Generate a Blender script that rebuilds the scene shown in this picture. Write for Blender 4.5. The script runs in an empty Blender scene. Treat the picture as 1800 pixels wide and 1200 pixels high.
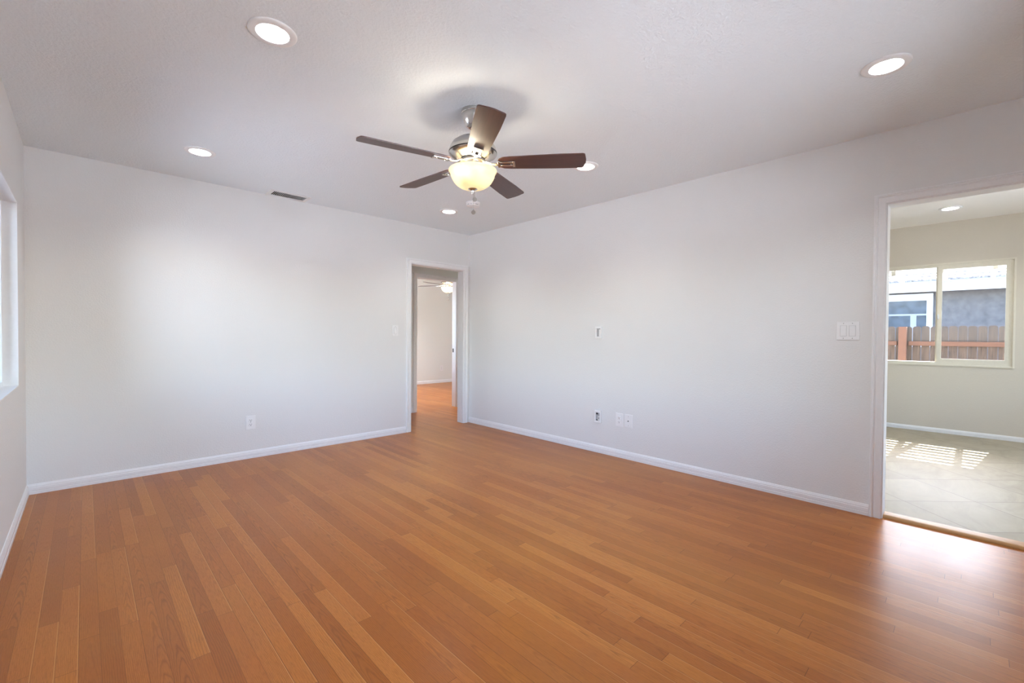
import bpy, bmesh, math, random
from mathutils import Vector, Matrix
random.seed(7)
sc = bpy.context.scene
COL = sc.collection
PI = math.pi
H = 2.44          # living room ceiling
HK = 2.52         # kitchen ceiling

# ------------------------------------------------------------------ camera, sky, sun, exposure
def make_camera():
    yaw, pitch, roll = math.radians(43.804), math.radians(-0.846), math.radians(0.394)
    f = Vector((math.sin(yaw) * math.cos(pitch), math.cos(yaw) * math.cos(pitch), math.sin(pitch)))
    r = Vector((math.cos(yaw), -math.sin(yaw), 0)); u = r.cross(f)
    r2 = r * math.cos(roll) + u * math.sin(roll); u2 = -r * math.sin(roll) + u * math.cos(roll)
    cam = bpy.data.cameras.new('camera'); o = bpy.data.objects.new('camera', cam); COL.objects.link(o)
    M = Matrix.Identity(4)
    for i in range(3):
        M[i][0], M[i][1], M[i][2] = r2[i], u2[i], -f[i]
    M.translation = Vector((-3.639, -4.602, 1.148))
    o.matrix_world = M
    cam.sensor_width = 36.0; cam.lens = 36.0 * 782.9 / 1800.0
    cam.clip_start = 0.02; cam.clip_end = 300
    sc.camera = o
make_camera()

world = bpy.data.worlds.new('sky_world'); sc.world = world
world.use_nodes = True
wn = world.node_tree.nodes; wl = world.node_tree.links
bg = wn['Background']
sky = wn.new('ShaderNodeTexSky'); sky.sky_type = 'NISHITA'; sky.sun_disc = False
sky.sun_elevation = math.radians(47); sky.sun_rotation = math.radians(97); sky.air_density = 1.0; sky.dust_density = 2.0
wl.new(sky.outputs[0], bg.inputs[0]); bg.inputs[1].default_value = 1.9

SUN_DIR = Vector((-1.0, 0.12, -1.00)).normalized()
sd = bpy.data.lights.new('sun', 'SUN'); sd.energy = 30.0; sd.angle = math.radians(0.25); sd.color = (1.0, 0.95, 0.86)
so = bpy.data.objects.new('sun', sd); COL.objects.link(so)
so.rotation_euler = SUN_DIR.to_track_quat('-Z', 'Y').to_euler(); so.location = (12, -6, 9)

CAN_POWER = 5.2
KITCHEN_CAN_POWER = 8.0
HALL_FILL_POWER = 8.0
BEDROOM_FILL_POWER = 36.0
FAN_POWER = 6.0
FAN_BEDROOM_BOOST = 5.0

def portal(name, loc, rot, sx, sy):
    d = bpy.data.lights.new(name, 'AREA'); d.shape = 'RECTANGLE'; d.size = sx; d.size_y = sy
    o = bpy.data.objects.new(name, d); COL.objects.link(o); o.location = loc; o.rotation_euler = rot
    d.cycles.is_portal = True
portal('portal_left', (-4.07, -1.2525, 1.38), (0, -PI / 2, 0), 1.15, 1.595)          # lights +X
portal('portal_rear', (-2.1, -5.32, 1.4), (PI / 2, 0, 0), 2.4, 1.3)                # lights +Y
portal('portal_kitchen_side', (1.8, -7.02, 1.375), (PI / 2, 0, 0), 2.4, 1.45)        # lights +Y
portal('portal_bedroom', (-0.82, 2.7, 1.40), (0, -PI / 2, 0), 1.4, 2.4)           # lights +X
portal('portal_kitchen', (3.88, -4.29, 1.43), (0, PI / 2, 0), 1.2, 1.19)           # lights -X

vs = sc.view_settings
sc.display_settings.display_device = 'sRGB'
vs.view_transform = 'Standard'; vs.look = 'None'; vs.gamma = 1.0; vs.use_curve_mapping = False
vs.exposure = 0.53
sc.cycles.use_denoising = True
sc.cycles.max_bounces = 14; sc.cycles.diffuse_bounces = 8; sc.cycles.transparent_max_bounces = 16
sc.cycles.sample_clamp_indirect = 6.0
sc.cycles.caustics_reflective = False; sc.cycles.caustics_refractive = False
sc.cycles.blur_glossy = 0.5

# ------------------------------------------------------------------ material helpers
class NT:
    """tiny node-graph writer"""
    def __init__(s, name):
        s.m = bpy.data.materials.new(name); s.m.use_nodes = True
        s.n = s.m.node_tree.nodes; s.l = s.m.node_tree.links
        s.b = s.n['Principled BSDF']
    def put(s, sock, v):
        if v is None: return
        if isinstance(v, bpy.types.NodeSocket): s.l.new(v, sock)
        elif isinstance(v, (tuple, list)):
            v = tuple(v)
            if len(v) == 3 and len(sock.default_value) == 4: v = v + (1.0,)
            sock.default_value = v
        else: sock.default_value = v
    def math(s, op, a, b=None, c=None, clamp=False):
        n = s.n.new('ShaderNodeMath'); n.operation = op; n.use_clamp = clamp
        s.put(n.inputs[0], a); s.put(n.inputs[1], b); s.put(n.inputs[2], c)
        return n.outputs[0]
    def xyz(s):
        t = s.n.new('ShaderNodeTexCoord'); x = s.n.new('ShaderNodeSeparateXYZ'); s.l.new(t.outputs['Object'], x.inputs[0])
        return x.outputs[0], x.outputs[1], x.outputs[2]
    def vec(s, x, y, z):
        n = s.n.new('ShaderNodeCombineXYZ'); s.put(n.inputs[0], x); s.put(n.inputs[1], y); s.put(n.inputs[2], z); return n.outputs[0]
    def noise(s, v=None, scale=5.0, detail=3.0, rough=0.55, dist=0.0):
        n = s.n.new('ShaderNodeTexNoise'); n.inputs['Scale'].default_value = scale
        n.inputs['Detail'].default_value = detail; n.inputs['Roughness'].default_value = rough
        n.inputs['Distortion'].default_value = dist
        if v is None:
            t = s.n.new('ShaderNodeTexCoord'); v = t.outputs['Object']
        s.l.new(v, n.inputs['Vector']); return n.outputs['Fac']
    def white(s, v):
        n = s.n.new('ShaderNodeTexWhiteNoise'); n.noise_dimensions = '3D'; s.l.new(v, n.inputs['Vector'])
        return n.outputs['Value'], n.outputs['Color']
    def ramp(s, f, stops, interp='LINEAR'):
        n = s.n.new('ShaderNodeValToRGB'); n.color_ramp.interpolation = interp
        e = n.color_ramp.elements
        while len(e) < len(stops): e.new(0.5)
        for i, (p, c) in enumerate(stops):
            e[i].position = p; e[i].color = tuple(c) + (1.0,) if len(c) == 3 else c
        s.put(n.inputs[0], f); return n.outputs[0]
    def mix(s, f, a, b, mode='MIX'):
        n = s.n.new('ShaderNodeMix'); n.data_type = 'RGBA'; n.blend_type = mode
        s.put(n.inputs[0], f); s.put(n.inputs[6], a); s.put(n.inputs[7], b); return n.outputs[2]
    def bump(s, h, strength=0.2, dist=0.01, normal=None):
        n = s.n.new('ShaderNodeBump'); n.inputs['Strength'].default_value = strength; n.inputs['Distance'].default_value = dist
        s.put(n.inputs['Height'], h)
        if normal is not None: s.l.new(normal, n.inputs['Normal'])
        s.l.new(n.outputs[0], s.b.inputs['Normal']); return n.outputs[0]
    def set(s, **k):
        for a, v in k.items(): s.put(s.b.inputs[a.replace('_', ' ')], v)
        return s

def m_plain(name, col, rough=0.5, metal=0.0, var=0.04, scale=40.0, bump=0.0, bdist=0.002, spec=0.5):
    t = NT(name)
    n = t.noise(scale=scale, detail=4)
    c2 = tuple(max(0.0, c * (1 - var)) for c in col); c1 = tuple(min(1.0, c * (1 + var)) for c in col)
    t.set(Base_Color=t.ramp(n, [(0.3, c2), (0.7, c1)]), Roughness=rough, Metallic=metal)
    t.b.inputs['Specular IOR Level'].default_value = spec
    if bump: t.bump(n, bump, bdist)
    return t.m

def m_paint(name, col, scale, strength, dist, rough=0.75):
    """painted plaster with an orange-peel spray texture"""
    t = NT(name)
    a = t.noise(scale=scale, detail=3, rough=0.6)
    b = t.noise(scale=scale * 0.35, detail=2)
    low = t.noise(scale=1.3, detail=2)
    h = t.math('ADD', t.math('MULTIPLY', t.ramp(a, [(0.42, (0, 0, 0)), (0.62, (1, 1, 1))]), 0.7), t.math('MULTIPLY', b, 0.6))
    t.set(Base_Color=t.mix(low, tuple(c * 0.99 for c in col), col), Roughness=rough)
    t.b.inputs['Specular IOR Level'].default_value = 0.3
    t.bump(h, strength, dist)
    return t.m

def m_oak(name='oak_strip_floor'):
    t = NT(name)
    x, y, z = t.xyz()
    u = t.math('DIVIDE', x, 0.0572); row = t.math('FLOOR', u); fu = t.math('FRACT', u)
    r1, _ = t.white(t.vec(row, 3.7, 1.1)); r2, _ = t.white(t.vec(row, 9.2, 5.3))
    L = t.math('ADD', 0.62, t.math('MULTIPLY', r2, 0.95))
    v = t.math('DIVIDE', t.math('ADD', y, t.math('MULTIPLY', r1, 13.0)), L)
    idx = t.math('FLOOR', v); fv = t.math('FRACT', v)
    pid, pcol = t.white(t.vec(row, idx, 0.5))
    pid2, _ = t.white(t.vec(row, idx, 7.5))
    pid3, _ = t.white(t.vec(row, idx, 21.5))
    off = t.math('MULTIPLY', pid, 37.0)
    base = t.ramp(pid, [(0.0, (0.300, 0.092, 0.020)), (0.25, (0.355, 0.116, 0.026)), (0.6, (0.395, 0.134, 0.032)),
                        (0.85, (0.435, 0.156, 0.041)), (1.0, (0.500, 0.196, 0.060))])
    base = t.mix(t.math('MULTIPLY', pid3, 0.30), base, (0.43, 0.150, 0.055))
    # cathedral / straight grain lines
    gx = t.math('ADD', x, off); gy = t.math('ADD', y, t.math('MULTIPLY', off, 1.7))
    warp = t.noise(t.vec(t.math('MULTIPLY', gx, 14.0), t.math('MULTIPLY', gy, 2.6), off), 1.0, 3.0, 0.55)
    warp2 = t.noise(t.vec(t.math('MULTIPLY', gx, 90.0), t.math('MULTIPLY', gy, 14.0), off), 1.0, 2.0, 0.5)
    xc = t.math('SUBTRACT', fu, t.math('ADD', 0.2, t.math('MULTIPLY', pid3, 0.6)))
    cath = t.math('ADD', t.math('MULTIPLY', t.math('MULTIPLY', xc, xc), t.math('ADD', 70.0, t.math('MULTIPLY', pid, 90.0))),
                  t.math('MULTIPLY', y, t.math('ADD', 24.0, t.math('MULTIPLY', pid3, 40.0))))
    strt = t.math('MULTIPLY', fu, t.math('ADD', 46.0, t.math('MULTIPLY', pid3, 40.0)))
    isc = t.math('GREATER_THAN', pid2, 0.48)
    ph0 = t.math('ADD', t.math('MULTIPLY', cath, isc), t.math('MULTIPLY', strt, t.math('SUBTRACT', 1.0, isc)))
    ph = t.math('ADD', t.math('ADD', ph0, off), t.math('ADD', t.math('MULTIPLY', warp, 22.0), t.math('MULTIPLY', warp2, 4.5)))
    wave = t.math('ADD', 0.5, t.math('MULTIPLY', t.math('SINE', ph), 0.5))
    wave = t.math('POWER', wave, 4.0)
    pores = t.noise(t.vec(t.math('MULTIPLY', gx, 520.0), t.math('MULTIPLY', gy, 26.0), off), 1.0, 3.0, 0.7)
    poref = t.ramp(pores, [(0.46, (0, 0, 0)), (0.64, (1, 1, 1))])
    gstr = t.math('ADD', 0.16, t.math('MULTIPLY', t.math('FRACT', t.math('MULTIPLY', pid2, 7.3)), 0.42))
    c = t.mix(t.math('MULTIPLY', wave, gstr), base, (0.150, 0.046, 0.014))
    c = t.mix(t.math('MULTIPLY', poref, 0.45), c, (0.215, 0.068, 0.020))
    # wear: broad amber and dull patches along the traffic paths
    w1 = t.noise(t.vec(t.math('MULTIPLY', x, 0.9), t.math('MULTIPLY', y, 0.55), 2.0), 1.0, 3.0, 0.6)
    c = t.mix(t.math('MULTIPLY', t.ramp(w1, [(0.45, (0, 0, 0)), (0.72, (1, 1, 1))]), 0.35), c, (0.47, 0.215, 0.055))
    w2 = t.noise(t.vec(t.math('MULTIPLY', x, 2.3), t.math('MULTIPLY', y, 1.7), 9.0), 1.0, 4.0, 0.6)
    c = t.mix(t.math('MULTIPLY', t.ramp(w2, [(0.50, (0, 0, 0)), (0.80, (1, 1, 1))]), 0.25), c, (0.26, 0.105, 0.042))
    # seams
    eu = t.math('MULTIPLY', t.math('MINIMUM', fu, t.math('SUBTRACT', 1.0, fu)), 0.0572)
    ev = t.math('MULTIPLY', t.math('MINIMUM', fv, t.math('SUBTRACT', 1.0, fv)), L)
    sx = t.math('SUBTRACT', 1.0, t.math('DIVIDE', eu, 0.0013), clamp=True)
    sy = t.math('SUBTRACT', 1.0, t.math('DIVIDE', ev, 0.0016), clamp=True)
    sxr, _ = t.white(t.vec(row, 4.4, 8.8))
    seam = t.math('MAXIMUM', t.math('MULTIPLY', sx, t.math('ADD', 0.25, t.math('MULTIPLY', sxr, 0.6))), t.math('MULTIPLY', sy, 0.75))
    c = t.mix(seam, c, (0.06, 0.02, 0.008))
    lite = t.math('MULTIPLY', t.math('MULTIPLY', t.math('GREATER_THAN', fu, 0.93), t.math('LESS_THAN', fu, 0.975)), t.math('GREATER_THAN', pid, 0.62))
    c = t.mix(t.math('MULTIPLY', lite, 0.55), c, (0.56, 0.29, 0.16))
    # small nail / knot specks
    sp = t.n.new('ShaderNodeTexVoronoi'); sp.feature = 'F1'; sp.inputs['Scale'].default_value = 7.0
    tc = t.n.new('ShaderNodeTexCoord'); t.l.new(tc.outputs['Object'], sp.inputs['Vector'])
    dot = t.math('LESS_THAN', sp.outputs['Distance'], 0.018)
    c = t.mix(t.math('MULTIPLY', dot, 0.55), c, (0.10, 0.035, 0.012))
    c = t.mix(1.0, c, (1.05, 0.985, 0.58), 'MULTIPLY')
    rough = t.math('ADD', 0.25, t.math('ADD', t.math('MULTIPLY', w2, 0.10), t.math('MULTIPLY', poref, 0.05)))
    t.set(Base_Color=c, Roughness=rough)
    t.b.inputs['Specular IOR Level'].default_value = 0.28
    h = t.math('SUBTRACT', t.math('MULTIPLY', pores, 0.25), t.math('MULTIPLY', seam, 1.0))
    t.bump(h, 0.12, 0.0015)
    return t.m

def m_tile(name='travertine_tile'):
    t = NT(name)
    x, y, z = t.xyz()
    S = 0.695
    a = t.math('DIVIDE', t.math('SUBTRACT', t.math('SUBTRACT', x, y), 4.74), S)
    b = t.math('DIVIDE', t.math('ADD', t.math('ADD', x, y), 3.80), S)
    ia, ib = t.math('FLOOR', a), t.math('FLOOR', b); fa, fb = t.math('FRACT', a), t.math('FRACT', b)
    r, _ = t.white(t.vec(ia, ib, 0.3))
    e = t.math('MINIMUM', t.math('MINIMUM', fa, t.math('SUBTRACT', 1.0, fa)), t.math('MINIMUM', fb, t.math('SUBTRACT', 1.0, fb)))
    grout = t.math('LESS_THAN', e, 0.0052)
    n = t.noise(t.vec(t.math('ADD', t.math('MULTIPLY', x, 2.4), t.math('MULTIPLY', r, 30.0)), t.math('MULTIPLY', y, 6.0), r), 1.0, 6.0, 0.62, 0.8)
    c = t.ramp(n, [(0.30, (0.28, 0.24, 0.165)), (0.52, (0.35, 0.305, 0.22)), (0.75, (0.41, 0.365, 0.275))])
    c = t.mix(t.math('MULTIPLY', r, 0.25), c, (0.52, 0.46, 0.35))
    c = t.mix(grout, c, (0.20, 0.17, 0.13))
    t.set(Base_Color=c, Roughness=t.math('ADD', 0.40, t.math('MULTIPLY', n, 0.15)))
    t.b.inputs['Specular IOR Level'].default_value = 0.14
    t.bump(t.math('SUBTRACT', 1.0, grout), 0.25, 0.002)
    return t.m

def m_wood(name, c0, c1, rough, axis=0, scale=1.0, spec=0.5, knots=False):
    """grain running along local axis"""
    t = NT(name)
    p = list(t.xyz())
    oi = t.n.new('ShaderNodeObjectInfo'); rnd = oi.outputs['Random']
    k = [t.math('MULTIPLY', q, (4.0 if i == axis else 60.0) * scale) for i, q in enumerate(p)]
    v = t.vec(t.math('ADD', k[0], t.math('MULTIPLY', rnd, 50.0)), k[1], k[2])
    n = t.noise(v, 1.0, 4.0, 0.6, 0.6)
    c = t.ramp(n, [(0.32, c0), (0.68, c1)])
    c = t.mix(t.math('MULTIPLY', rnd, 0.30), c, tuple(0.6 * q for q in c0))
    if knots:
        vo = t.n.new('ShaderNodeTexVoronoi'); vo.inputs['Scale'].default_value = 3.2
        t.l.new(t.vec(t.math('ADD', p[0], t.math('MULTIPLY', rnd, 50.0)), t.math('MULTIPLY', p[1], 1.6), p[2]), vo.inputs['Vector'])
        edge = t.math('ADD', p[2], t.math('MULTIPLY', t.noise(v, 1.0, 2.0), 0.25))
        grey = t.math('MULTIPLY', t.math('GREATER_THAN', edge, 1.27), 0.45)
        c = t.mix(grey, c, (0.066, 0.057, 0.046))
        kn = t.math('LESS_THAN', vo.outputs['Distance'], 0.085)
        c = t.mix(t.math('MULTIPLY', kn, 0.8), c, (0.03, 0.02, 0.015))
    t.set(Base_Color=c, Roughness=rough); t.b.inputs['Specular IOR Level'].default_value = spec
    t.bump(n, 0.06, 0.001)
    return t.m

def m_glass(name, tint=(1, 1, 1), refl=0.06):
    m = bpy.data.materials.new(name); m.use_nodes = True
    n, l = m.node_tree.nodes, m.node_tree.links; n.clear()
    out = n.new('ShaderNodeOutputMaterial'); mx = n.new('ShaderNodeMixShader')
    tr = n.new('ShaderNodeBsdfTransparent'); tr.inputs[0].default_value = tuple(tint) + (1,)
    gl = n.new('ShaderNodeBsdfGlossy'); gl.inputs['Roughness'].default_value = 0.02
    fr = n.new('ShaderNodeFresnel'); fr.inputs[0].default_value = 1.35
    l.new(fr.outputs[0], mx.inputs[0]); l.new(tr.outputs[0], mx.inputs[1]); l.new(gl.outputs[0], mx.inputs[2]); l.new(mx.outputs[0], out.inputs[0])
    return m

def m_emit(name, col, strength):
    m = bpy.data.materials.new(name); m.use_nodes = True
    n, l = m.node_tree.nodes, m.node_tree.links; n.clear()
    out = n.new('ShaderNodeOutputMaterial'); e = n.new('ShaderNodeEmission')
    e.inputs[0].default_value = tuple(col) + (1,); e.inputs[1].default_value = strength
    l.new(e.outputs[0], out.inputs[0]); return m

def m_bowl(name):
    """cream alabaster glass lit from within by the bulbs"""
    t = NT(name)
    n = t.noise(scale=9.0, detail=4, dist=1.2)
    c = t.ramp(n, [(0.35, (0.96, 0.78, 0.44)), (0.65, (0.98, 0.84, 0.54))])
    tl = t.n.new('ShaderNodeBsdfTranslucent'); t.l.new(c, tl.inputs[0])
    t.set(Base_Color=c, Roughness=0.22)
    mx = t.n.new('ShaderNodeMixShader'); mx.inputs[0].default_value = 0.075
    out = t.n['Material Output']
    t.l.new(t.b.outputs[0], mx.inputs[1]); t.l.new(tl.outputs[0], mx.inputs[2]); t.l.new(mx.outputs[0], out.inputs[0])
    return t.m

def m_nickel(name, rough=0.28):
    t = NT(name)
    x, y, z = t.xyz()
    n = t.noise(t.vec(t.math('MULTIPLY', x, 3.0), t.math('MULTIPLY', y, 3.0), t.math('MULTIPLY', z, 900.0)), 1.0, 2.0)
    t.set(Base_Color=t.ramp(n, [(0.3, (0.57, 0.55, 0.52)), (0.7, (0.61, 0.59, 0.56))]), Metallic=1.0,
          Roughness=t.math('ADD', rough - 0.05, t.math('MULTIPLY', n, 0.06)))
    return t.m

M = {}
M['wall'] = m_paint('wall_paint', (0.775, 0.775, 0.765), 95.0, 0.22, 0.003)
M['ceiling'] = m_paint('ceiling_paint', (0.82, 0.87, 0.90), 70.0, 0.38, 0.004, 0.85)
M['kitchen_wall'] = m_paint('kitchen_wall_paint', (0.68, 0.63, 0.545), 95.0, 0.18, 0.003)
M['kitchen_ceiling'] = m_paint('kitchen_ceiling_paint', (0.88, 0.85, 0.81), 70.0, 0.25, 0.003, 0.85)
M['hall_wall'] = m_paint('hall_wall_paint', (0.79, 0.805, 0.775), 95.0, 0.18, 0.003)
M['trim'] = m_plain('white_trim_enamel', (0.83, 0.83, 0.835), 0.35, var=0.015)
M['oak'] = m_oak()
M['tile'] = m_tile()
M['threshold'] = m_wood('threshold_oak', (0.40, 0.19, 0.055), (0.58, 0.30, 0.10), 0.4, axis=1)
M['nickel'] = m_nickel('brushed_nickel')
M['dark_gap'] = m_plain('dark_seam', (0.02, 0.02, 0.02), 0.6)
M['blade'] = m_wood('mahogany_blade', (0.045, 0.012, 0.009), (0.090, 0.026, 0.018), 0.42, axis=0, spec=1.0)
M['bowl'] = m_bowl('alabaster_bowl')
M['bulb'] = m_emit('bulb_glow', (1.0, 0.80, 0.45), 6.0)
M['lens'] = m_emit('lamp_lens_glow', (1.0, 0.96, 0.88), 5.0)
M['can'] = m_plain('can_trim_white', (0.86, 0.86, 0.85), 0.4, var=0.01)
M['plastic'] = m_plain('white_plastic', (0.84, 0.84, 0.84), 0.3, var=0.01)
M['screw_and_shade_grey'] = m_plain('shaded_box_grey', (0.42, 0.42, 0.42), 0.6, var=0.05)  # screw grey; also the shade painted inside the open media boxes
M['slot'] = m_plain('slot_black', (0.015, 0.015, 0.015), 0.6)
M['vinyl'] = m_plain('almond_vinyl', (0.76, 0.72, 0.62), 0.4, var=0.02)
M['white_vinyl'] = m_plain('white_vinyl', (0.82, 0.83, 0.84), 0.35, var=0.02)
M['glass'] = m_glass('window_glass')
M['fence_picket'] = m_wood('weathered_cedar', (0.018, 0.011, 0.007), (0.085, 0.056, 0.036), 0.85, axis=2, knots=True)
M['fence_new'] = m_wood('red_cedar', (0.085, 0.036, 0.018), (0.120, 0.053, 0.027), 0.8, axis=2)
M['fence_rail'] = m_wood('red_cedar_rail', (0.068, 0.029, 0.014), (0.100, 0.043, 0.021), 0.8, axis=1)
M['stucco'] = m_plain('blue_grey_stucco', (0.085, 0.082, 0.081), 0.9, var=0.25, scale=9.0, bump=0.4, bdist=0.006)
M['fascia'] = m_plain('white_fascia', (0.36, 0.365, 0.34), 0.6, var=0.03)
M['gutter'] = m_plain('grey_gutter', (0.17, 0.19, 0.22), 0.5)
M['shingle'] = m_plain('speckled_shingle', (0.16, 0.15, 0.145), 0.9, var=0.7, scale=30.0, bump=0.5, bdist=0.01)
M['far_glass'] = m_plain('far_window_glass', (0.045, 0.062, 0.078), 0.15, var=0.35, scale=6.0, spec=0.15)
M['far_frame'] = m_plain('far_window_frame', (0.30, 0.33, 0.36), 0.5, var=0.03)
M['concrete'] = m_plain('yard_concrete', (0.44, 0.45, 0.46), 0.9, var=0.12, scale=5.0)
M['rafter'] = m_plain('painted_rafter', (0.74, 0.74, 0.70), 0.6, var=0.04)
M['duct'] = m_plain('duct_dark', (0.03, 0.03, 0.03), 0.8)
M['louver'] = m_plain('vent_white', (0.78, 0.78, 0.76), 0.45, var=0.02)

# ------------------------------------------------------------------ geometry helpers
def link(name, bm, mat, parent=None, smooth=None, loc=None):
    bmesh.ops.remove_doubles(bm, verts=bm.verts, dist=1e-6)
    bmesh.ops.recalc_face_normals(bm, faces=bm.faces)
    if smooth is not None:
        for f in bm.faces: f.smooth = True
        for e in bm.edges:
            if len(e.link_faces) == 2 and e.calc_face_angle(0.0) > math.radians(smooth): e.smooth = False
    me = bpy.data.meshes.new(name); bm.to_mesh(me); bm.free()
    me.materials.append(mat)
    o = bpy.data.objects.new(name, me); COL.objects.link(o)
    if parent is not None: o.parent = parent
    if loc is not None: o.location = loc
    return o

def tag(o, label, cat, group=None, kind=None):
    o['label'] = label; o['category'] = cat
    if group: o['group'] = group
    if kind: o['kind'] = kind
    return o

def thing(name, label, cat, loc, rotz=0.0, group=None, kind=None):
    o = bpy.data.objects.new(name, None); COL.objects.link(o); o.empty_display_size = 0.1
    o.location = loc; o.rotation_euler = (0, 0, rotz)
    return tag(o, label, cat, group, kind)

def dup(root, loc, label, rotz=None):
    r = root.copy(); COL.objects.link(r); r.location = loc; r['label'] = label
    if rotz is not None: r.rotation_euler = (0, 0, rotz)
    for ch in list(root.children):
        c = ch.copy(); COL.objects.link(c); c.parent = r
        for g in list(ch.children):
            d = g.copy(); COL.objects.link(d); d.parent = c
    return r

def box(bm, x0, x1, y0, y1, z0, z1):
    vs = [bm.verts.new((x, y, z)) for x in (x0, x1) for y in (y0, y1) for z in (z0, z1)]
    for q in ((0, 1, 3, 2), (4, 6, 7, 5), (0, 4, 5, 1), (2, 3, 7, 6), (0, 2, 6, 4), (1, 5, 7, 3)):
        bm.faces.new([vs[i] for i in q])
    return vs

def bbox(x0, x1, y0, y1, z0, z1, bev=0.0, seg=2):
    bm = bmesh.new(); box(bm, x0, x1, y0, y1, z0, z1)
    if bev: bmesh.ops.bevel(bm, geom=list(bm.edges), offset=bev, segments=seg, profile=0.5, affect='EDGES')
    return bm

def lathe(bm, prof, seg=48, cx=0.0, cy=0.0, cap0=False, cap1=False):
    rings = []
    for r, z in prof:
        if r < 1e-6: rings.append([bm.verts.new((cx, cy, z))])
        else: rings.append([bm.verts.new((cx + r * math.cos(2 * PI * k / seg), cy + r * math.sin(2 * PI * k / seg), z)) for k in range(seg)])
    for a, b in zip(rings, rings[1:]):
        for k in range(seg):
            k2 = (k + 1) % seg
            if len(a) == 1 and len(b) == 1: continue
            if len(a) == 1: bm.faces.new((a[0], b[k], b[k2]))
            elif len(b) == 1: bm.faces.new((a[k], b[0], a[k2]))
            else: bm.faces.new((a[k], b[k], b[k2], a[k2]))
    if cap0 and len(rings[0]) > 1: bm.faces.new(rings[0])
    if cap1 and len(rings[-1]) > 1: bm.faces.new(list(reversed(rings[-1])))

def slab(bm, axis, p0, p1, us, zs, holes):
    """solid wall between p0 and p1 on the given axis ('x' or 'y'), spanning us along the other axis and zs in z, with rectangular through-holes"""
    U = sorted({us[0], us[1]} | {h[i] for h in holes for i in (0, 1)}); Z = sorted({zs[0], zs[1]} | {h[i] for h in holes for i in (2, 3)})
    U = [u for u in U if us[0] <= u <= us[1]]; Z = [z for z in Z if zs[0] <= z <= zs[1]]
    def solid(i, j):
        if i < 0 or j < 0 or i >= len(U) - 1 or j >= len(Z) - 1: return False
        uc, zc = (U[i] + U[i + 1]) / 2, (Z[j] + Z[j + 1]) / 2
        return not any(h[0] < uc < h[1] and h[2] < zc < h[3] for h in holes)
    def P(p, u, z): return bm.verts.new((p, u, z) if axis == 'x' else (u, p, z))
    for i in range(len(U) - 1):
        for j in range(len(Z) - 1):
            if not solid(i, j): continue
            a, b, c, d = U[i], U[i + 1], Z[j], Z[j + 1]
            for p in (p0, p1): bm.faces.new((P(p, a, c), P(p, b, c), P(p, b, d), P(p, a, d)))
            if not solid(i - 1, j): bm.faces.new((P(p0, a, c), P(p1, a, c), P(p1, a, d), P(p0, a, d)))
            if not solid(i + 1, j): bm.faces.new((P(p0, b, c), P(p1, b, c), P(p1, b, d), P(p0, b, d)))
            if not solid(i, j - 1): bm.faces.new((P(p0, a, c), P(p1, a, c), P(p1, b, c), P(p0, b, c)))
            if not solid(i, j + 1): bm.faces.new((P(p0, a, d), P(p1, a, d), P(p1, b, d), P(p0, b, d)))

def wall(name, axis, p0, p1, us, zs, holes, mat, label):
    bm = bmesh.new(); slab(bm, axis, p0, p1, us, zs, holes)
    return tag(link(name, bm, mat), label, 'wall', kind='structure')

def ceiling(name, x0, x1, y0, y1, z, circles, rects, mat, label, thick=0.14):
    bm = bmesh.new(); edges = []
    def loop(pts):
        vs = [bm.verts.new((px, py, z)) for px, py in pts]
        for a, b in zip(vs, vs[1:] + vs[:1]): edges.append(bm.edges.new((a, b)))
    loop([(x0, y0), (x1, y0), (x1, y1), (x0, y1)])
    for cx, cy, r in circles: loop([(cx + r * math.cos(2 * PI * k / 32), cy + r * math.sin(2 * PI * k / 32)) for k in range(32)])
    for a, b, c, d in rects: loop([(a, c), (b, c), (b, d), (a, d)])
    bmesh.ops.triangle_fill(bm, use_beauty=True, use_dissolve=False, edges=edges)
    zt = z + thick
    t = [bm.verts.new((px, py, zt)) for px, py in ((x0, y0), (x1, y0), (x1, y1), (x0, y1))]; bm.faces.new(t)
    b = [bm.verts.new((px, py, z)) for px, py in ((x0, y0), (x1, y0), (x1, y1), (x0, y1))]
    for i in range(4): bm.faces.new((b[i], b[(i + 1) % 4], t[(i + 1) % 4], t[i]))
    return tag(link(name, bm, mat), label, 'ceiling', kind='structure')

def extrude_profile(bm, prof, origin, along, out, length):
    """prof: (d, z) points (d outwards from the wall, z up); swept from origin by length along"""
    o = Vector(origin); a = Vector(along).normalized(); n = Vector(out).normalized()
    A = [bm.verts.new(o + n * d + Vector((0, 0, z))) for d, z in prof]
    B = [bm.verts.new(o + n * d + Vector((0, 0, z)) + a * length) for d, z in prof]
    k = len(prof)
    for i in range(k): bm.faces.new((A[i], A[(i + 1) % k], B[(i + 1) % k], B[i]))
    bm.faces.new(A); bm.faces.new(list(reversed(B)))

BASE = [(0, 0), (0.013, 0), (0.013, 0.020), (0.0105, 0.022), (0.0105, 0.024), (0.012, 0.026), (0.0115, 0.046), (0.009, 0.050),
        (0.0095, 0.056), (0.006, 0.064), (0.004, 0.070), (0, 0.071)]
def baseboard(name, p, q, out, label, mat='trim', scale=1.0):
    bm = bmesh.new(); p, q = Vector(p), Vector(q)
    extrude_profile(bm, [(d, z * scale) for d, z in BASE], p, q - p, out, (q - p).length)
    return tag(link(name, bm, M[mat]), label, 'baseboard', kind='structure')

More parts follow.
